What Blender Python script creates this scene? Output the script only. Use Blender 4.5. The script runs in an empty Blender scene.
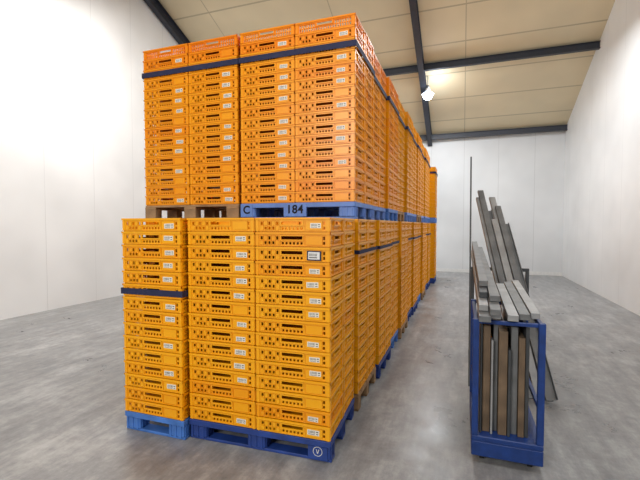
import bpy, bmesh, math, random
import numpy as np
from mathutils import Vector, Matrix
random.seed(7)
scene = bpy.context.scene
COL = scene.collection
scene.view_settings.view_transform = 'Standard'
scene.view_settings.exposure = 0.0

# ------------------------------------------------------------------ materials
def nt(name):
    m = bpy.data.materials.new(name); m.use_nodes = True
    n = m.node_tree; b = n.nodes['Principled BSDF']
    return m, n, b

def simple(name, col, rough=0.5, metal=0.0, noise=0.12, scale=12.0, bump=0.0):
    m, n, b = nt(name)
    tc = n.nodes.new('ShaderNodeTexCoord')
    no = n.nodes.new('ShaderNodeTexNoise'); no.inputs['Scale'].default_value = scale
    no.inputs['Detail'].default_value = 4
    n.links.new(tc.outputs['Object'], no.inputs['Vector'])
    r = n.nodes.new('ShaderNodeValToRGB')
    r.color_ramp.elements[0].position = 0.3; r.color_ramp.elements[1].position = 0.7
    r.color_ramp.elements[0].color = tuple(c*(1-noise) for c in col)+(1,)
    r.color_ramp.elements[1].color = tuple(min(1, c*(1+noise)) for c in col)+(1,)
    n.links.new(no.outputs['Fac'], r.inputs['Fac'])
    n.links.new(r.outputs['Color'], b.inputs['Base Color'])
    b.inputs['Roughness'].default_value = rough
    b.inputs['Metallic'].default_value = metal
    if bump:
        bp = n.nodes.new('ShaderNodeBump'); bp.inputs['Strength'].default_value = bump
        bp.inputs['Distance'].default_value = 0.002
        n.links.new(no.outputs['Fac'], bp.inputs['Height'])
        n.links.new(bp.outputs['Normal'], b.inputs['Normal'])
    return m

def crate_mat(name, per_object, c0, c1, c2):
    m, n, b = nt(name)
    r = n.nodes.new('ShaderNodeValToRGB')
    e = r.color_ramp.elements
    e[0].position = 0.0; e[0].color = c0+(1,)
    e[1].position = 1.0; e[1].color = c2+(1,)
    x = e.new(0.12); x.color = c1+(1,)
    if per_object:
        oi = n.nodes.new('ShaderNodeObjectInfo')
        n.links.new(oi.outputs['Random'], r.inputs['Fac'])
    else:
        g = n.nodes.new('ShaderNodeNewGeometry')
        n.links.new(g.outputs['Random Per Island'], r.inputs['Fac'])
    n.links.new(r.outputs['Color'], b.inputs['Base Color'])
    b.inputs['Roughness'].default_value = 0.34
    b.inputs['Specular IOR Level'].default_value = 0.4
    return m

CY = ((0.90, 0.340, 0.003), (0.92, 0.390, 0.004), (0.93, 0.425, 0.006))
CO = ((0.90, 0.300, 0.002), (0.92, 0.340, 0.003), (0.93, 0.370, 0.004))
CR = ((0.90, 0.240, 0.002), (0.91, 0.270, 0.003), (0.92, 0.300, 0.004))  # redder light on the top rows, put into the crate colour
M_CR = crate_mat('crate_plastic_amber', True, *CY)
M_CO = crate_mat('crate_plastic_orange', True, *CO)
M_CT = crate_mat('crate_plastic_red_light', True, *CR)
M_CRF = crate_mat('crate_plastic_far', False, *CY)
M_LAB = simple('sticker_paper', (0.80, 0.78, 0.70), 0.5, noise=0.08, scale=60)
M_SINK = simple('sticker_print', (0.13, 0.12, 0.12), 0.6)
M_INK = simple('stencil_ink', (0.004, 0.004, 0.010), 0.8)
M_NAVY = simple('navy_webbing', (0.010, 0.014, 0.06), 0.7)
M_BLUED = simple('blue_plastic_dark', (0.017, 0.050, 0.24), 0.45, noise=0.3, scale=7)
M_BLUEL = simple('blue_plastic_light', (0.06, 0.18, 0.54), 0.45, noise=0.25, scale=7)
M_BLUEM = simple('blue_plastic_faded', (0.115, 0.23, 0.60), 0.5, noise=0.15, scale=8)
M_WOOD = simple('pallet_wood', (0.33, 0.20, 0.10), 0.8, noise=0.35, scale=8, bump=0.3)
M_TBLUE = simple('blue_paint', (0.010, 0.040, 0.19), 0.4, noise=0.2, scale=15)
M_STEEL = simple('steel_beam_paint', (0.025, 0.03, 0.045), 0.5)
M_ALU = simple('dull_aluminium', (0.36, 0.365, 0.37), 0.4, 0.3, noise=0.2, scale=6)
M_GREY = simple('grey_metal', (0.18, 0.185, 0.19), 0.45, 0.3, noise=0.25, scale=6)
M_DGREY = simple('dark_grey_panel', (0.06, 0.065, 0.07), 0.5, 0.2, noise=0.25, scale=6)
M_BOARD = simple('brown_board', (0.15, 0.10, 0.06), 0.7, noise=0.3, scale=7)
M_WHITE = simple('white_paint', (0.72, 0.72, 0.71), 0.5, noise=0.05)
M_BLACK = simple('black_rubber', (0.015, 0.015, 0.015), 0.7)

def emis(name, col, s):
    m, n, b = nt(name)
    b.inputs['Emission Color'].default_value = col+(1,)
    b.inputs['Emission Strength'].default_value = s
    return m
M_LAMP = emis('lamp_glow', (0.85, 0.93, 1.0), 30)
M_LAMPR = emis('lamp_diffuser', (0.50, 0.68, 1.0), 1.0)

def floor_mat():
    m, n, b = nt('concrete_floor')
    tc = n.nodes.new('ShaderNodeTexCoord')
    def noise(sc, det, rough, mapping=None, dist=0.0):
        o = n.nodes.new('ShaderNodeTexNoise'); o.inputs['Scale'].default_value = sc; o.inputs['Detail'].default_value = det
        o.inputs['Roughness'].default_value = rough; o.inputs['Distortion'].default_value = dist
        if mapping:
            mp = n.nodes.new('ShaderNodeMapping'); mp.inputs['Scale'].default_value = mapping
            n.links.new(tc.outputs['Object'], mp.inputs['Vector']); n.links.new(mp.outputs['Vector'], o.inputs['Vector'])
        else: n.links.new(tc.outputs['Object'], o.inputs['Vector'])
        return o
    a = noise(1.5, 10, 0.66, None, 0.4); c = noise(10, 10, 0.8); s = noise(3.2, 7, 0.72, (2.4, 0.5, 1))
    def mix(x, y, f):
        mx = n.nodes.new('ShaderNodeMix'); mx.data_type = 'FLOAT'; mx.inputs[0].default_value = f
        n.links.new(x, mx.inputs[2]); n.links.new(y, mx.inputs[3]); return mx.outputs[0]
    v = mix(mix(a.outputs['Fac'], c.outputs['Fac'], 0.4), s.outputs['Fac'], 0.35)
    r = n.nodes.new('ShaderNodeValToRGB')
    e = r.color_ramp.elements
    e[0].position = 0.39; e[0].color = (0.15, 0.15, 0.155, 1)
    e[1].position = 0.61; e[1].color = (0.42, 0.42, 0.42, 1)
    x = e.new(0.5); x.color = (0.255, 0.255, 0.26, 1)
    n.links.new(v, r.inputs['Fac'])
    n.links.new(r.outputs['Color'], b.inputs['Base Color'])
    rr = n.nodes.new('ShaderNodeMapRange'); rr.inputs[1].default_value = 0.35; rr.inputs[2].default_value = 0.65
    rr.inputs[3].default_value = 0.27; rr.inputs[4].default_value = 0.48
    n.links.new(a.outputs['Fac'], rr.inputs[0]); n.links.new(rr.outputs[0], b.inputs['Roughness'])
    return m
M_FLOOR = floor_mat()

def panel_mat(name, col, seamcol, axis, step, width, rough=0.5):
    m, n, b = nt(name)
    tc = n.nodes.new('ShaderNodeTexCoord')
    sp = n.nodes.new('ShaderNodeSeparateXYZ'); n.links.new(tc.outputs['Object'], sp.inputs[0])
    fac = None
    for ax, st, w in zip(axis, step, width):
        d = n.nodes.new('ShaderNodeMath'); d.operation = 'PINGPONG'; d.inputs[1].default_value = st/2
        n.links.new(sp.outputs[ax], d.inputs[0])
        l = n.nodes.new('ShaderNodeMath'); l.operation = 'LESS_THAN'; l.inputs[1].default_value = w/2
        n.links.new(d.outputs[0], l.inputs[0])
        if fac is None: fac = l
        else:
            mm = n.nodes.new('ShaderNodeMath'); mm.operation = 'MAXIMUM'
            n.links.new(fac.outputs[0], mm.inputs[0]); n.links.new(l.outputs[0], mm.inputs[1]); fac = mm
    no = n.nodes.new('ShaderNodeTexNoise'); no.inputs['Scale'].default_value = 0.8
    n.links.new(tc.outputs['Object'], no.inputs['Vector'])
    r = n.nodes.new('ShaderNodeValToRGB')
    r.color_ramp.elements[0].position = 0.3; r.color_ramp.elements[0].color = tuple(c*0.92 for c in col)+(1,)
    r.color_ramp.elements[1].position = 0.7; r.color_ramp.elements[1].color = tuple(min(1,c*1.05) for c in col)+(1,)
    n.links.new(no.outputs['Fac'], r.inputs['Fac'])
    mx = n.nodes.new('ShaderNodeMix'); mx.data_type = 'RGBA'
    n.links.new(fac.outputs[0], mx.inputs[0])
    n.links.new(r.outputs['Color'], mx.inputs[6]); mx.inputs[7].default_value = seamcol+(1,)
    n.links.new(mx.outputs[2], b.inputs['Base Color'])
    b.inputs['Roughness'].default_value = rough
    return m
M_WALLX = panel_mat('wall_panels_x', (0.66, 0.675, 0.69), (0.50, 0.51, 0.52), [0], [1.15], [0.012])
M_WALLY = panel_mat('wall_panels_y', (0.82, 0.83, 0.84), (0.68, 0.69, 0.70), [1], [1.15], [0.012])
M_CEIL = panel_mat('ceiling_panels', (0.70, 0.60, 0.41), (0.46, 0.39, 0.26), [0, 1], [3.3, 1.05], [0.025, 0.04])

# ------------------------------------------------------------------ helpers
def obj(name, me, parent=None, loc=(0,0,0), rot=(0,0,0)):
    o = bpy.data.objects.new(name, me)
    COL.objects.link(o)
    o.location = loc; o.rotation_euler = rot
    if parent: o.parent = parent
    return o

def top(o, label, cat, group=None):
    o["label"] = label; o["category"] = cat
    if group: o["group"] = group
    return o

class B:
    """mesh builder"""
    def __init__(s): s.bm = bmesh.new(); s.mats = []
    def mi(s, m):
        if m not in s.mats: s.mats.append(m)
        return s.mats.index(m)
    def box(s, x0, x1, y0, y1, z0, z1, mat, bev=0.0, M=None):
        r = bmesh.ops.create_cube(s.bm, size=1.0)
        vs = r['verts']
        for v in vs:
            v.co = Vector(((x0+x1)/2+v.co.x*(x1-x0), (y0+y1)/2+v.co.y*(y1-y0), (z0+z1)/2+v.co.z*(z1-z0)))
        fs = set(f for v in vs for f in v.link_faces)
        if bev > 0:
            es = list(set(e for v in vs for e in v.link_edges))
            rr = bmesh.ops.bevel(s.bm, geom=es, offset=bev, segments=1, affect='EDGES')
            vs = list(set(v for f in rr['faces'] for v in f.verts))
            fs = set(f for v in vs for f in v.link_faces)
        k = s.mi(mat)
        for f in fs: f.material_index = k
        if M is not None: bmesh.ops.transform(s.bm, matrix=M, verts=list(vs))
        return s
    def tube(s, p, q, r, mat, seg=12):
        p = Vector(p); q = Vector(q); d = q-p
        M = Matrix.Translation((p+q)/2) @ d.to_track_quat('Z', 'Y').to_matrix().to_4x4()
        rr = bmesh.ops.create_cone(s.bm, cap_ends=True, segments=seg, radius1=r, radius2=r, depth=d.length, matrix=M)
        k = s.mi(mat)
        for f in set(f for v in rr['verts'] for f in v.link_faces): f.material_index = k; f.smooth = len(f.verts) == 4
        return s
    def cone(s, c, r1, r2, h, mat, seg=24, M=None):
        MM = Matrix.Translation(c) @ (M or Matrix.Identity(4))
        rr = bmesh.ops.create_cone(s.bm, cap_ends=True, segments=seg, radius1=r1, radius2=r2, depth=h, matrix=MM)
        k = s.mi(mat)
        for f in set(f for v in rr['verts'] for f in v.link_faces): f.material_index = k; f.smooth = len(f.verts) == 4
        return s
    def quad(s, pts, mat):
        f = s.bm.faces.new([s.bm.verts.new(p) for p in pts]); f.material_index = s.mi(mat)
    def mesh(s, name):
        me = bpy.data.meshes.new(name); s.bm.to_mesh(me); s.bm.free()
        for m in s.mats: me.materials.append(m)
        return me

# ------------------------------------------------------------------ crate mesh
CL, CW, CH = 0.597, 0.397, 0.1088   # length, width, height
PITCH = 0.109
def relief(verts, faces, L, H, rects, T, thick=0.012):
    us = sorted(set([0, L]+[round(a, 5) for r in rects for a in (r[0], r[1])]))
    vs = sorted(set([0, H]+[round(a, 5) for r in rects for a in (r[2], r[3])]))
    nu, nv = len(us)-1, len(vs)-1
    D = [[None]*nv for _ in range(nu)]
    for i in range(nu):
        for j in range(nv):
            cu = (us[i]+us[i+1])/2; cv = (vs[j]+vs[j+1])/2
            for r in rects:
                if r[0] < cu < r[1] and r[2] < cv < r[3]: D[i][j] = r[4]
    def q(a, b, c, d):
        k = len(verts); verts.extend([T(*p) for p in (a, b, c, d)]); faces.append((k, k+1, k+2, k+3))
    def g(i, j):
        if 0 <= i < nu and 0 <= j < nv: return D[i][j]
        return None
    for j in range(nv):
        i = 0
        while i < nu:
            d = D[i][j]
            k = i
            while k+1 < nu and D[k+1][j] == d: k += 1
            if d is not None:
                q((us[i], vs[j], d), (us[k+1], vs[j], d), (us[k+1], vs[j+1], d), (us[i], vs[j+1], d))
            i = k+1
    for i in range(nu+1):
        for j in range(nv):
            a, b = g(i-1, j), g(i, j)
            if a == b: continue
            edge = i in (0, 1, nu-1, nu)
            th = 0.006 if edge else thick
            if a is None: a = b-th
            if b is None: b = a-th
            q((us[i], vs[j], a), (us[i], vs[j], b), (us[i], vs[j+1], b), (us[i], vs[j+1], a))
    for j in range(nv+1):
        for i in range(nu):
            a, b = g(i, j-1), g(i, j)
            if a == b: continue
            if a is None: a = b-thick
            if b is None: b = a-thick
            q((us[i], vs[j], a), (us[i], vs[j], b), (us[i+1], vs[j], b), (us[i+1], vs[j], a))

def crate_geo(detail, lattice=False):
    verts, faces = [], []
    e = 0.0080 if detail else 0.017
    def frame(L):
        return [(e, L-e, 0, 0.094, -e), (e, L-e, 0, 0.007, -e-0.009), (0, L, 0.094, CH, 0.0),
                (e, 0.032, 0.007, 0.092, -0.003), (L-0.032, L-e, 0.007, 0.092, -0.003)]
    def long_rects():
        L = CL; R = frame(L)
        for a, b in ((0.040, 0.198), (0.206, 0.391), (0.399, 0.557)):
            R.append((a, b, 0.013, 0.086, -0.0125))
        if lattice:
            for k in range(22):
                a = 0.040+k*0.0235
                if 0.20 < a+0.01 < 0.395:
                    R.append((a+0.005, a+0.0185, 0.016, 0.042, None))
                else:
                    for z0 in (0.016, 0.052): R.append((a+0.005, a+0.0185, z0, z0+0.030, None))
            R.append((0.214, 0.383, 0.050, 0.088, -0.003)); R.append((0.224, 0.373, 0.056, 0.082, None))
            return R
        n = 5
        w = 0.158/n
        for k in range(n):
            a = 0.040+k*w
            if detail:
                R.append((a+0.002, a+w-0.002, 0.050, 0.083, -0.0065)); R.append((a+0.002, a+w-0.002, 0.016, 0.046, -0.0065))
                if k in (0, 2, 4): R.append((a+0.007, a+w-0.007, 0.054, 0.079, None))
                if k in (1, 2, 3): R.append((a+0.007, a+w-0.007, 0.020, 0.042, None))
            elif k in (0, 2, 4): R.append((a+0.008, a+w-0.008, 0.022, 0.076, None))
        R.append((0.206, 0.391, 0.047, 0.090, -0.003))
        R.append((0.215, 0.382, 0.056, 0.081, None))
        if detail:
            for k in range(6):
                a = 0.210+k*0.0295
                R.append((a+0.0065, a+0.023, 0.019, 0.037, None))
        else:
            for k in range(3):
                a = 0.212+k*0.058; R.append((a+0.012, a+0.044, 0.018, 0.036, None))
        R.append((0.408, 0.532, 0.018, 0.083, -0.006))
        if detail:
            for z0, z1 in ((0.020, 0.042), (0.054, 0.079)):
                R.append((0.537, 0.552, z0, z1, None))
        return R
    def short_rects():
        L = CW; R = frame(L)
        for a, b in ((0.038, 0.110), (0.116, 0.281), (0.287, 0.359)):
            R.append((a, b, 0.013, 0.086, -0.0125))
        R.append((0.116, 0.281, 0.047, 0.090, -0.003))
        R.append((0.126, 0.271, 0.056, 0.081, None))
        if detail:
            for s in (0.038, 0.287):
                for k in range(3):
                    a = s+k*0.024
                    R.append((a+0.005, a+0.019, 0.020, 0.042, None))
                    R.append((a+0.005, a+0.019, 0.054, 0.079, None))
            for k in range(5):
                a = 0.124+k*0.030
                R.append((a+0.0065, a+0.023, 0.019, 0.037, None))
        else:
            for s in (0.046, 0.295): R.append((s+0.012, s+0.044, 0.022, 0.076, None))
            R.append((0.135, 0.185, 0.018, 0.036, None)); R.append((0.212, 0.262, 0.018, 0.036, None))
        return R
    hl, hw = CL/2, CW/2
    lr, sr = long_rects(), short_rects()
    relief(verts, faces, CL, CH, lr, lambda u, v, w: (u-hl, -hw-w, v))
    relief(verts, faces, CL, CH, lr, lambda u, v, w: (hl-u, hw+w, v))
    relief(verts, faces, CW, CH, sr, lambda u, v, w: (hl+w, u-hw, v))
    relief(verts, faces, CW, CH, sr, lambda u, v, w: (-hl-w, hw-u, v))
    k = len(verts); f = 0.012
    verts += [(-hl+f, -hw+f, 0.004), (hl-f, -hw+f, 0.004), (hl-f, hw-f, 0.004), (-hl+f, hw-f, 0.004)]
    faces.append((k, k+1, k+2, k+3))
    return verts, faces
def mesh_from(name, v, f, mat):
    me = bpy.data.meshes.new(name); me.from_pydata(v, [], f); me.validate(); me.materials.append(mat); return me

cv, cf = crate_geo(True)
CRATE = mesh_from('crate_mesh', cv, cf, M_CR)
CRATE_O = mesh_from('crate_orange_mesh', cv, cf, M_CO)
CRATE_D = mesh_from('crate_red_light_mesh', cv, cf, M_CT)
tv, tf_ = crate_geo(True, True)
CRATE_T = mesh_from('crate_open_mesh', tv, tf_, M_CT)
fv, ff = crate_geo(False)

def sticker_mesh(name, w, h, dark=False, variant=0):
    b = B()
    b.box(-w/2, w/2, -0.0012, 0, -h/2, h/2, M_NAVY if dark else M_LAB)
    if dark:
        b.box(-w/2+0.010, w/2-0.010, -0.0022, -0.001, -h/2+0.008, h/2-0.008, M_WHITE)
        x = -w/2+0.018
        while x < w/2-0.03:
            b.box(x, x+0.004, -0.003, -0.002, -h*0.05, h*0.22, M_SINK); x += 0.009
        b.box(-w/2+0.018, w/2-0.03, -0.003, -0.002, -h*0.25, -h*0.14, M_SINK)
        return b.mesh(name)
    rnd = random.Random(variant)
    x = -w*0.42
    while x < w*0.12:
        ww = rnd.choice([0.0015, 0.0025, 0.003])
        b.box(x, x+ww, -0.002, -0.001, -h*0.12, h*0.34, M_SINK); x += ww+rnd.choice([0.0032, 0.0045])
    b.box(-w*0.42, w*0.15, -0.002, -0.001, -h*0.36, -h*0.27, M_SINK)
    b.box(w*0.24, w*0.42, -0.002, -0.001, h*0.08, h*0.28, M_SINK)
    b.box(w*0.24, w*0.42, -0.002, -0.001, -h*0.3, -h*0.16, M_SINK)
    return b.mesh(name)
STK = [sticker_mesh('sticker_mesh', w_, h_, False, i) for i, (w_, h_) in enumerate(((0.088, 0.038), (0.08, 0.036), (0.092, 0.040)))]
STK_D = sticker_mesh('sticker_framed_mesh', 0.108, 0.070, True)

# ------------------------------------------------------------------ pallets
PH = 0.16
def pallet_parts(mat, wood=False, hx=0.6):
    parts = []
    b = B()
    if wood:
        n = 7; w = 0.8/n
        for k in range(n):
            b.box(-hx, hx, -0.4+k*w+0.006, -0.4+(k+1)*w-0.006, PH-0.022, PH, mat, 0.002)
        for x in (-hx, -0.0725, hx-0.145):
            b.box(x, x+0.145, -0.4, 0.4, PH-0.044, PH-0.022, mat, 0.002)
    else:
        b.box(-hx, hx, -0.4, -0.37, PH-0.045, PH, mat, 0.004)
        b.box(-hx, hx, 0.37, 0.4, PH-0.045, PH, mat, 0.004)
        b.box(-hx, -hx+0.03, -0.37, 0.37, PH-0.045, PH, mat, 0.004)
        b.box(hx-0.03, hx, -0.37, 0.37, PH-0.045, PH, mat, 0.004)
        for k in range(10):
            y = -0.36+k*0.075
            b.box(-hx+.03, hx-.03, y, y+0.05, PH-0.025, PH-0.002, mat)
        nx = int(round(hx*2/0.13))
        for k in range(nx):
            x = -hx+0.05+k*(2*hx-0.13)/(nx-1)
            b.box(x, x+0.03, -0.37, 0.37, PH-0.04, PH-0.006, mat)
    parts.append(('deck', b.mesh('pallet_deck'), (0, 0, 0)))
    bb = B()
    if wood: bb.box(-0.0725, 0.0725, -0.05, 0.05, 0.022, PH-0.044, mat, 0.003)
    else:
        bb.box(-0.075, 0.075, -0.06, 0.06, 0.022, PH-0.045, mat, 0.008)
        for x in (-0.05, 0.0, 0.05): bb.box(x-0.006, x+0.006, -0.066, 0.066, 0.024, PH-0.046, mat)
        for y in (-0.035, 0.0, 0.035): bb.box(-0.081, 0.081, y-0.006, y+0.006, 0.024, PH-0.046, mat)
    bm_ = bb.mesh('pallet_block')
    ex = (hx-0.0725) if wood else hx-0.081
    ey = 0.35 if wood else 0.334
    for x in ((-ex, 0, ex) if hx > 0.4 else (-ex, ex)):
        for y in (-ey, 0, ey): parts.append(('block', bm_, (x, y, 0)))
    rr = B(); rr.box(-hx, hx, -0.05, 0.05, 0.0, 0.022, mat, 0.004); rm = rr.mesh('pallet_runner')
    for y in (-ey, 0, ey): parts.append(('runner', rm, (0, y, 0)))
    return parts

PK = {}
for key, mat, wood, hx in (('dark', M_BLUED, False, .6), ('light', M_BLUEL, False, .6), ('half', M_BLUEL, False, .3), ('faded', M_BLUEM, False, .6), ('wood', M_WOOD, True, .6)):
    PK[key] = pallet_parts(mat, wood, hx)
PLAB = {'dark': "dark blue plastic pallet on three runners under a crate stack",
        'light': "bright blue plastic pallet under a crate stack",
        'half': "bright blue plastic half pallet under a single crate column",
        'faded': "faded blue plastic pallet under an upper crate stack",
        'wood': "weathered wooden pallet under a crate stack"}
def pallet(kind, cx, cy, z, detailed=True, label=None, group="pallets under the stacks", rot=0.0):
    if detailed:
        p = obj('pallet', None, loc=(cx, cy, z), rot=(0, 0, rot))
        top(p, label or PLAB[kind], 'pallet', group)
        for n, me, l in PK[kind]: obj(n, me, p, l)
        return p
    verts, faces = [], []
    for n, me, l in PK[kind]:
        k = len(verts)
        verts += [tuple(Vector(l)+v.co) for v in me.vertices]
        faces += [tuple(k+i for i in q.vertices) for q in me.polygons]
    me = mesh_from('pallet_whole', verts, faces, PK[kind][0][1].materials[0])
    p = obj('pallet', me, loc=(cx, cy, z))
    return top(p, label or PLAB[kind], 'pallet', group)

def strap(cx, cy, w, d, z, h=0.05, label=None, rot=0.0):
    t = 0.003; g = 0.006
    b = B(); x, y = w/2+g, d/2+g
    b.box(-x-t, x+t, -y-t, -y, -h/2, h/2, M_NAVY)
    b.box(-x-t, x+t, y, y+t, -h/2, h/2, M_NAVY)
    b.box(-x-t, -x, -y, y, -h/2, h/2, M_NAVY)
    b.box(x, x+t, -y, y, -h/2, h/2, M_NAVY)
    o = obj('strap', b.mesh('strap_mesh'), loc=(cx, cy, z), rot=(0, 0, rot))
    return top(o, label or "navy webbing strap tied round a stack of orange crates", 'strap', "straps round the crate stacks")

# ------------------------------------------------------------------ layout
XR = -0.885
XU = XR-0.052
Y0 = 2.705
DP = 0.842
SU = 0.976
NL, NU = 15, 16
ZU = PH+NL*PITCH
crates = []
def rotp(x, y, px, py, a):
    return px+(x-px)*math.cos(a)-(y-py)*math.sin(a), py+(x-px)*math.sin(a)+(y-py)*math.cos(a)
def stack(x_right, y_front, z, rows, cols, depths, lvl, ang=0.0, tag=''):
    p = PITCH*(SU if lvl == 'U' else 1)
    for c in cols:
        for d in depths:
            jx = random.uniform(-.0025, .0025); jy = random.uniform(-.004, .002)
            for r in range(rows):
                x = x_right-0.3-0.6*c+jx+random.uniform(-.001, .001); y = y_front+0.2+0.4*d+jy+random.uniform(-.0015, .0015)
                x, y = rotp(x, y, x_right, y_front, ang)
                crates.append((x, y, z+r*p, lvl, c, d, r, x_right, ang, tag))
A0 = math.radians(2.4); A1 = math.radians(0.8)
XL, YL = -2.093, 2.60
stack(XR, Y0, PH, NL, (0, 1), (0, 1), 'L', A0, 'main')
stack(XL, YL, PH, NL, (0,), (0, 1), 'L', A1, 'left')
px, py = rotp(XR-0.6, Y0+0.4, XR, Y0, A0)
p0 = pallet('dark', px, py, 0, label="dark blue plastic pallet with a round white mark", rot=A0)
lx, ly = rotp(XL-0.3, YL+0.4, XL, YL, A1)
pallet('half', lx, ly, 0, rot=A1)
strap(lx, ly, 0.6, 0.8, PH+9.45*PITCH, 0.05, "navy webbing strap tied round a lower stack of orange crates", rot=A1)
NP = 12
lowk = ['dark', 'wood', 'dark', 'light', 'wood', 'dark', 'dark', 'light', 'wood', 'dark', 'dark', 'dark']
upk = [None, 'faded', 'faded', 'light', 'wood', 'faded', 'faded', 'wood', 'faded', 'faded', 'light', 'faded']
offl = [0, -.015, .012, -.025, .01, -.025, .0, -.025, .015, -.02, .0, .10]
offu = [0, 0, -.02, .01, -.01, .03, .01, .03, .01, .035, .02, .155]
for k in range(1, NP):
    y = Y0+k*DP+0.025 + (0.25 if k == NP-1 else 0)
    xo, xo2 = offl[k], offu[k]
    stack(XR+xo, y, PH, NL, (0,), (0, 1), 'L')
    pallet(lowk[k], XR-0.6+xo, y+0.4, 0, detailed=k < 6)
    nu_ = 14 if k == NP-1 else NU
    stack(XU+xo2, y, ZU+PH, nu_, (0, 1) if k == 1 else (0,), (0, 1), 'U', 0, 'front' if k == 1 else '')
    up = pallet(upk[k], XU-0.6+xo2, y+0.4, ZU, detailed=k < 6, label="faded blue plastic pallet stencilled C 184" if k == 1 else None)
    if k == 1: UPP = up
    strap(XU-0.6+xo2, y+0.4, 1.2, 0.8, ZU+PH+(12.45 if k == NP-1 else 13.45)*PITCH*SU, 0.055)
    if k not in (4, 8, 11):
        strap(XR-0.6+xo, y+0.4, 1.2, 0.8, PH+12.2*PITCH, 0.035)
YU = Y0+DP+0.025
XU2 = XU-1.225
stack(XU2, YU, ZU+PH, NU, (0, 1), (0,), 'U', 0, 'front2')
pallet('wood', XU2-0.6, YU+0.4, ZU, label="weathered wooden pallet under an upper crate stack")
strap(XU2-0.6, YU+0.2, 1.2, 0.4, ZU+PH+13.45*PITCH*SU, 0.055)
stack(XU2, YU+0.03, PH, NL, (0, 1), (0,), 'L', 0, 'hid')
stack(XR, YU, PH, NL, (1,), (0,), 'L', 0, 'hid')
pallet('wood', XU2-0.6, YU+0.43, 0)

CAMP = Vector((0, 0, 1.74))
def hidden(c):
    x, y, z, lvl, col, dep, r, xr, ang, tag = c
    if tag == 'hid': return True
    if tag == 'left' and dep == 1: return True
    if col == 1 and dep == 1: return True
    return False
crates.sort(key=lambda c: (hidden(c), (Vector(c[:3])-CAMP).length))
IND = 300
rnd = random.Random(3)
for i, c in enumerate(crates[:IND]):
    x, y, z, lvl, col, dep, r, xr, ang, tag = c
    front = dep == 0 and tag in ('main', 'left', 'front', 'front2')
    if lvl == 'U':
        me = CRATE_O
        if r == NU-2: me = CRATE_D
        if r == NU-1: me = CRATE_T
    else: me = CRATE
    o = bpy.data.objects.new('crate', me); COL.objects.link(o)
    o.location = (x, y, z); o.rotation_euler = (0, 0, ang+rnd.uniform(-.002, .002))
    if lvl == 'U': o.scale.z = SU
    if lvl == 'U':
        g = "orange crates in the upper stacks"; lab = "orange perforated plastic crate stacked on an upper pallet"
        if me is CRATE_D: lab = "orange perforated plastic crate in an upper stack, reddish light put into its colour"
        if me is CRATE_T: lab = "orange open-mesh plastic crate on top of the upper stack, reddish light put into its colour"
    else:
        g = "orange crates in the lower stacks"; lab = "amber perforated plastic crate stacked on a floor pallet"
        if r == 0: lab = "amber perforated plastic crate at the base, resting on a pallet"
    if front and me is not CRATE_T:
        framed = (tag == 'main' and col == 0 and r == 12)
        if framed: lab = "amber plastic crate with a navy-framed white sticker"
        if framed or rnd.random() < 0.76:
            s = bpy.data.objects.new('sticker', STK_D if framed else STK[rnd.randrange(3)]); COL.objects.link(s)
            s.parent = o
            s.location = (0.172+rnd.uniform(-.014, .014), -CW/2+0.0059, 0.050+rnd.uniform(-.008, .008))
            s.rotation_euler = (0, rnd.uniform(-.04, .04), 0)
            if framed: s.location.y = -CW/2-0.0002; s.location.z = 0.05
    top(o, lab, 'crate', g)
base = np.array(fv); nb = len(base)
V = []; F = []
for k, c in enumerate(crates[IND:]):
    ca, sa = math.cos(c[8]), math.sin(c[8])
    bb_ = base.copy()
    bb_[:, 0] = base[:, 0]*ca-base[:, 1]*sa; bb_[:, 1] = base[:, 0]*sa+base[:, 1]*ca
    if c[3] == 'U': bb_[:, 2] *= SU
    V.append(bb_+np.array(c[:3])); off = k*nb
    F += [tuple(i+off for i in f) for f in ff]
me = mesh_from('far_crates', np.concatenate(V).tolist(), F, M_CRF)
o = obj('crate', me); o["kind"] = "stuff"
top(o, "amber plastic crates stacked on pallets further down the aisle", 'crate', "orange crates along the aisle")

# pallet writing
def text_mesh(s, size, mat):
    cu = bpy.data.curves.new('t', 'FONT'); cu.body = s; cu.size = size; cu.extrude = 0.0008; cu.offset = 0.0028
    cu.align_x = 'CENTER'; cu.align_y = 'CENTER'; cu.space_character = 1.08
    t = bpy.data.objects.new('t', cu); COL.objects.link(t)
    bpy.context.view_layer.update()
    me = bpy.data.meshes.new_from_object(t.evaluated_get(bpy.context.evaluated_depsgraph_get()))
    bpy.data.objects.remove(t)
    me.materials.clear(); me.materials.append(mat); return me
for s, x in (("C", -0.53), ("184", 0.0)):
    t = obj('stencil_writing', text_mesh(s, 0.112, M_INK), UPP, (x, -0.4045, PH-0.066), (math.radians(90), 0, 0))
    t["label"] = "dark stencilled characters " + s
    w_ = 0.068 if s == "C" else 0.118
    b = B(); b.box(-w_, w_, -0.0035, 0.02, -0.066, 0.064, M_BLUEM)
    obj('block_face', b.mesh('block_face'), UPP, (x, -0.3995, PH-0.067))
b = B()
n = 24
for i in range(n):
    a0, a1 = 2*math.pi*i/n, 2*math.pi*(i+1)/n
    b.quad([(math.cos(a0)*.036, 0, math.sin(a0)*.036), (math.cos(a1)*.036, 0, math.sin(a1)*.036), (math.cos(a1)*.032, 0, math.sin(a1)*.032), (math.cos(a0)*.032, 0, math.sin(a0)*.032)], M_WHITE)
b.quad([(-.012, 0, .016), (-.007, 0, .016), (.0025, 0, -.018), (-.0025, 0, -.018)], M_WHITE)
b.quad([(.007, 0, .016), (.012, 0, .016), (.0025, 0, -.018), (-.0025, 0, -.018)], M_WHITE)
m = obj('round_mark', b.mesh('round_mark'), p0, (0.50, -0.4035, 0.080)); m["label"] = "white printed circle mark"
b = B(); b.box(-0.075, 0.075, -0.003, 0.02, -0.058, 0.035, M_BLUED)
obj('block_face', b.mesh('block_face2'), p0, (0.50, -0.3995, 0.08))

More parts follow.
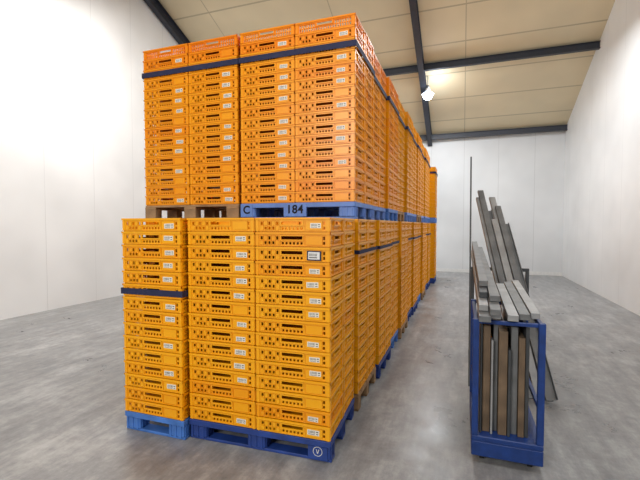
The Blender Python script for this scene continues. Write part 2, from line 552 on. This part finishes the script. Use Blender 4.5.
# ------------------------------------------------------------------ room
YW, ZE, SL = 15.6, 5.0, 0.41
YR = 4.0; ZR = ZE+SL*(YW-YR)
XA, XB = -7.95, 3.2
def struct(o): o["kind"] = "structure"; return o
b = B(); b.box(XA, XB, -8, YW, -0.1, 0, M_FLOOR); struct(obj('floor', b.mesh('floor')))
b = B(); b.box(XA, XB, YW, YW+0.15, 0, ZE+0.1, M_WALLX); struct(obj('wall_back', b.mesh('wb')))
def gable(name, x0, x1):
    b = B(); pts = [(-7.6, 0), (YW, 0), (YW, ZE), (YR, ZR), (-7.6, ZE)]
    b.quad([(x0, y, z) for y, z in pts], M_WALLY); b.quad([(x1, y, z) for y, z in reversed(pts)], M_WALLY)
    for i in range(5):
        a, c = pts[i], pts[(i+1) % 5]
        b.quad([(x0, *a), (x0, *c), (x1, *c), (x1, *a)], M_WALLY)
    struct(obj(name, b.mesh(name)))
gable('wall_left', XA-0.15, XA); gable('wall_right', XB, XB+0.15)
b = B()
b.quad([(XA, YW+.1, ZE-.04), (XB, YW+.1, ZE-.04), (XB, YR, ZR), (XA, YR, ZR)], M_CEIL)
b.quad([(XA, -7.6, ZE), (XB, -7.6, ZE), (XB, YR, ZR), (XA, YR, ZR)], M_CEIL)
struct(obj('ceiling', b.mesh('ceiling')))
b = B(); b.box(XA, XB, YW-0.02, YW, 0, 0.12, M_WHITE); struct(obj('baseboard_back', b.mesh('bb')))

def ibeam(p, q, h, w, idx, tf=0.016, up=(0, 0, 1)):
    p = Vector(p); q = Vector(q); d = (q-p); L = d.length; d.normalize()
    s = d.cross(Vector(up)).normalized(); u = s.cross(d)
    M = Matrix(((s.x, d.x, u.x, p.x), (s.y, d.y, u.y, p.y), (s.z, d.z, u.z, p.z), (0, 0, 0, 1)))
    b = B()
    b.box(-w/2, w/2, 0, L, h/2-tf, h/2, M_STEEL, M=M)
    b.box(-w/2, w/2, 0, L, -h/2, -h/2+tf, M_STEEL, M=M)
    b.box(-tf/2, tf/2, 0, L, -h/2+tf, h/2-tf, M_STEEL, M=M)
    return struct(obj('trim_%d' % idx, b.mesh('beam')))
def rz(y): return ZE+SL*(YW-y)
i = 1
for X in (-1.2, -7.82):
    ibeam((X, YW, rz(YW)-0.2), (X, YR, rz(YR)-0.2), 0.28, 0.16, i); i += 1
for Y in (15.35, 12.1, 8.4):
    ibeam((XA, Y, rz(Y)-0.14), (XB, Y, rz(Y)-0.14), 0.18, 0.12, i); i += 1

# lamp
def lamp(X, Y, Z, ener):
    e = obj('ceiling_lamp', None, loc=(X, Y, Z)); top(e, "round white high-bay lamp hanging lit from the roof", 'lamp', "roof lamps")
    b = B(); b.cone((0, 0, 0.15), 0.08, 0.05, 0.10, M_WHITE); b.cone((0, 0, 0.24), 0.04, 0.04, 0.08, M_GREY); obj('lamp_housing', b.mesh('h'), e)
    b = B(); b.cone((0, 0, 0.06), 0.18, 0.09, 0.08, M_LAMPR, 32); obj('lamp_shade', b.mesh('shade'), e)
    b = B(); bmesh.ops.create_uvsphere(b.bm, u_segments=20, v_segments=10, radius=0.145); b.mats = [M_LAMP]
    for v in b.bm.verts: v.co.z *= 0.9
    for f in b.bm.faces: f.smooth = True
    obj('lamp_bulb', b.mesh('bulb'), e, (0, 0, -0.02))
    b = B(); b.tube((0, 0, 0.28), (0, 0, rz(Y)-Z-0.01), 0.012, M_GREY); obj('suspension_rod', b.mesh('rod'), e)
    l = bpy.data.lights.new('lamp_light', 'AREA'); l.shape = 'DISK'; l.size = 0.4; l.energy = ener; l.color = (0.93, 0.97, 1.0)
    lo = bpy.data.objects.new('lamp_light', l); COL.objects.link(lo); lo.parent = e; lo.location = (0, 0, -0.2)
    # upward spill of the lamp onto the roof
    l2 = bpy.data.lights.new('lamp_spill', 'POINT'); l2.energy = 26; l2.shadow_soft_size = 0.1; l2.color = (0.85, 0.92, 1.0)
    l3 = bpy.data.objects.new('lamp_spill', l2); COL.objects.link(l3); l3.parent = e; l3.location = (0.27, -0.1, 0.05)
lamp(-1.06, 12.6, 5.66, 150)

# ------------------------------------------------------------------ trolley
wb = B(); wb.tube((-0.016, 0, 0.042), (0.016, 0, 0.042), 0.042, M_BLACK, 24)
wm = wb.mesh('wheel')
fb = B(); fb.box(-0.026, -0.020, -0.025, 0.025, 0.03, 0.097, M_GREY); fb.box(0.020, 0.026, -0.025, 0.025, 0.03, 0.097, M_GREY); fb.box(-0.03, 0.03, -0.035, 0.035, 0.088, 0.097, M_GREY)
fm = fb.mesh('fork')
def trolley(cx, cy, W2, D2, TH, label):
    t = obj('trolley', None, loc=(cx, cy, 0)); top(t, label, 'trolley')
    b = B()
    b.box(-W2, W2, -D2, D2, 0.165, 0.205, M_TBLUE, 0.006)
    b.box(-W2, W2, -D2, -D2+0.04, 0.055, 0.165, M_TBLUE, 0.006); b.box(-W2, W2, D2-0.04, D2, 0.055, 0.165, M_TBLUE, 0.006)
    b.box(-W2, -W2+0.03, -D2+.04, D2-.04, 0.055, 0.165, M_TBLUE, 0.006); b.box(W2-0.03, W2, -D2+.04, D2-.04, 0.055, 0.165, M_TBLUE, 0.006)
    b.box(-W2+0.03, W2-0.03, -D2+0.04, D2-.04, 0.098, 0.165, M_TBLUE)
    obj('platform', b.mesh('platform'), t)
    s = 0.022
    for sy in (-1, 1):
        y = sy*(D2-s)
        for x in (-W2+s, W2-s):
            b = B(); b.box(x-s, x+s, y-s, y+s, 0.205, TH, M_TBLUE, 0.004); obj('post', b.mesh('post'), t)
        b = B(); b.box(-W2+2*s, W2-2*s, y-0.014, y+0.014, TH-0.032, TH-0.004, M_TBLUE, 0.004)
        obj('cross_bar', b.mesh('cross_bar'), t)
    for sx in (-1, 1):
        x = sx*(W2-s)
        for z in (0.45, TH-s):
            b = B(); b.box(x-0.014, x+0.014, -D2+2*s, D2-2*s, z-0.014, z+0.014, M_TBLUE, 0.003)
            obj('side_rail', b.mesh('side_rail'), t)
    for x in (-W2+.075, W2-.075):
        for y in (-D2+.09, D2-.09):
            c = obj('caster', fm, t, (x, y, 0)); obj('wheel', wm, c)
trolley(0.31, 3.5, 0.235, 0.42, 1.06, "dark blue steel frame trolley packed with upright panels")

def board(x, y0, y1, z0, z1, th, mat, name, label, cat, group, tilt=0.0):
    b = B(); b.box(-th/2, th/2, y0, y1, 0, z1-z0, mat, 0.002)
    o = obj(name, b.mesh(name), loc=(x, 0, z0), rot=(0, tilt, 0)); return top(o, label, cat, group)
x = 0.128
for k, (th, z1, m_, dy) in enumerate(((.016, 1.02, M_DGREY, 0), (.052, 1.0, M_BOARD, .03), (.014, .90, M_ALU, .0), (.030, 1.02, M_GREY, .06), (.058, .97, M_BOARD, .01), (.018, .84, M_DGREY, .0), (.045, 1.0, M_GREY, .05), (.040, .93, M_BOARD, .02), (.024, 1.01, M_DGREY, .03))):
    x += th/2
    nm = {M_DGREY: "dark grey panel", M_GREY: "grey metal panel", M_ALU: "light grey metal panel", M_BOARD: "brown wooden board"}[m_]
    board(x, 3.135+dy, 3.84, 0.206, z1, th, m_, 'board', nm+" standing upright on the blue trolley", 'board', "boards on the blue trolley")
    x += th/2+0.004

def bar(p, q, w, h, mat, name, label, cat, group=None, chan=False):
    p = Vector(p); q = Vector(q); d = q-p; L = d.length; d.normalize()
    ref = Vector((0, 0, 1)) if abs(d.z) < 0.97 else Vector((0, 1, 0))
    s = d.cross(ref).normalized(); u = s.cross(d)
    M = Matrix(((s.x, d.x, u.x, 0), (s.y, d.y, u.y, 0), (s.z, d.z, u.z, 0), (0, 0, 0, 1)))
    b = B()
    if chan:
        t_ = 0.006
        b.box(-w/2, w/2, 0, L, -h/2, -h/2+t_, mat, M=M); b.box(-w/2, -w/2+t_, 0, L, -h/2+t_, h/2, mat, M=M); b.box(w/2-t_, w/2, 0, L, -h/2+t_, h/2, mat, M=M)
    else: b.box(-w/2, w/2, 0, L, -h/2, h/2, mat, 0.002, M=M)
    o = obj(name, b.mesh(name), loc=p); return top(o, label, cat, group)
rk = obj('rack', None, loc=(0.43, 5.42, 0)); top(rk, "low grey steel rack that the metal profiles lean on", 'rack')
for sx in (-1, 1):
    b = B(); b.box(sx*0.31-0.02, sx*0.31+0.02, -0.02, 0.02, 0.04, 1.17, M_DGREY, 0.004); obj('post', b.mesh('post'), rk)
    b = B(); b.box(sx*0.31-0.03, sx*0.31+0.03, -0.10, 0.45, 0.0, 0.04, M_DGREY, 0.004); obj('foot', b.mesh('foot'), rk)
b = B(); b.box(-0.33, 0.33, -0.02, 0.02, 1.17, 1.21, M_DGREY, 0.004); obj('cross_bar', b.mesh('cross_bar'), rk)
def zl(y): return 1.095+(y-3.12)*(1.245-1.095)/(5.42-3.12)
wide = [ [(0.150, .078, M_GREY, 2.98, 6.3), (0.228, .068, M_ALU, 3.08, 6.1)],
         [(0.145, .064, M_ALU, 3.10, 6.35), (0.218, .070, M_GREY, 2.99, 6.2)],
         [(0.152, .060, M_DGREY, 3.3, 6.5), (0.225, .07, M_GREY, 3.2, 6.3)],
         [(0.160, .070, M_GREY, 3.5, 6.6)] ]
for lay, row in enumerate(wide):
    for k, (x, w_, m_, ya, yb) in enumerate(row):
        bar((x, ya, zl(ya)+lay*0.048), (x+0.005, yb, zl(yb)+lay*0.048), w_, 0.044, m_, 'metal_profile', "wide grey metal profile lying over the trolley and rack", 'profile', "wide profiles on the trolley", chan=False)
for k, (x, w_, m_) in enumerate(((0.335, .07, M_ALU), (0.412, .07, M_GREY), (0.487, .06, M_ALU))):
    bar((x, 3.05+.05*k, zl(3.05+.05*k)), (x, 4.15+.1*k, zl(4.15+.1*k)), w_, 0.044, m_, 'metal_profile', "short wide grey metal profile lying across the trolley frame", 'profile', "wide profiles on the trolley")
sl = 1.26/(5.41-4.42)
specs = [(0.600, 1.64, .075, M_ALU), (0.685, 1.50, .075, M_GREY), (0.770, 1.64, .075, M_ALU), (0.855, 1.36, .075, M_GREY)]
DR = -.245
for k, (x, ly_, w_, m_) in enumerate(specs):
    bar((x, 4.40, 0.03), (x+DR*ly_, 4.40+ly_, 0.03+sl*ly_), w_, 0.034, m_, 'metal_profile', "long grey metal profile leaning back on the steel rack", 'profile', "metal profiles leaning on the rack", chan=(k % 2 == 1))
for k, (x, ly_, w_, m_) in enumerate([(0.640, 1.72, .075, M_GREY), (0.725, 1.40, .075, M_ALU), (0.810, 1.54, .07, M_GREY)]):
    bar((x, 4.35, 0.03), (x+DR*ly_, 4.35+ly_, 0.03+sl*ly_), w_, 0.028, m_, 'metal_profile', "long grey metal profile leaning back on the steel rack", 'profile', "metal profiles leaning on the rack")
bar((0.080, 4.50, 0.02), (0.092, 6.1, 2.70), 0.020, 0.03, M_DGREY, 'metal_profile', "thin dark metal rod leaning back beside the rack", 'profile', "metal profiles leaning on the rack")

# ------------------------------------------------------------------ lights
def area(name, loc, target, size, e, col=(1, 1, 1)):
    l = bpy.data.lights.new(name, 'AREA'); l.shape = 'SQUARE'; l.size = size; l.energy = e; l.color = col
    o = bpy.data.objects.new(name, l); COL.objects.link(o); o.location = loc
    o.rotation_euler = (Vector(target)-Vector(loc)).to_track_quat('-Z', 'Y').to_euler()
area('dock_light', (-2.6, -4.5, 4.2), (-1.8, 3.5, 1.3), 2.2, 360, (1, 0.97, 0.92))
area('roof_fill_light', (1.0, 1.5, 6.5), (0.0, 4.5, 0), 1.5, 95, (0.97, 0.98, 1))  # this and the next two: fills added under the roof, without lamp bodies
area('roof_fill_light', (1.2, 9.5, 6.0), (0.7, 10, 0), 1.5, 140, (0.95, 0.98, 1))
area('roof_fill_light', (-5.5, 5.5, 6.5), (-5.7, 7.5, 0), 2.0, 320, (1, 0.98, 0.95))  # added to bring more light to the left side
w = bpy.data.worlds.new('world'); scene.world = w; w.use_nodes = True
bg = w.node_tree.nodes['Background']; bg.inputs[0].default_value = (0.95, 0.97, 1.0, 1); bg.inputs[1].default_value = 0.29

# ------------------------------------------------------------------ camera
cd = bpy.data.cameras.new('camera'); cam = bpy.data.objects.new('camera', cd); COL.objects.link(cam)
cd.sensor_width = 36; cd.lens = 36*400/640; cd.clip_start = 0.05; cd.clip_end = 200
cam.location = CAMP
cam.rotation_euler = (math.radians(90-2.15), 0, math.radians(19.7))
scene.camera = cam
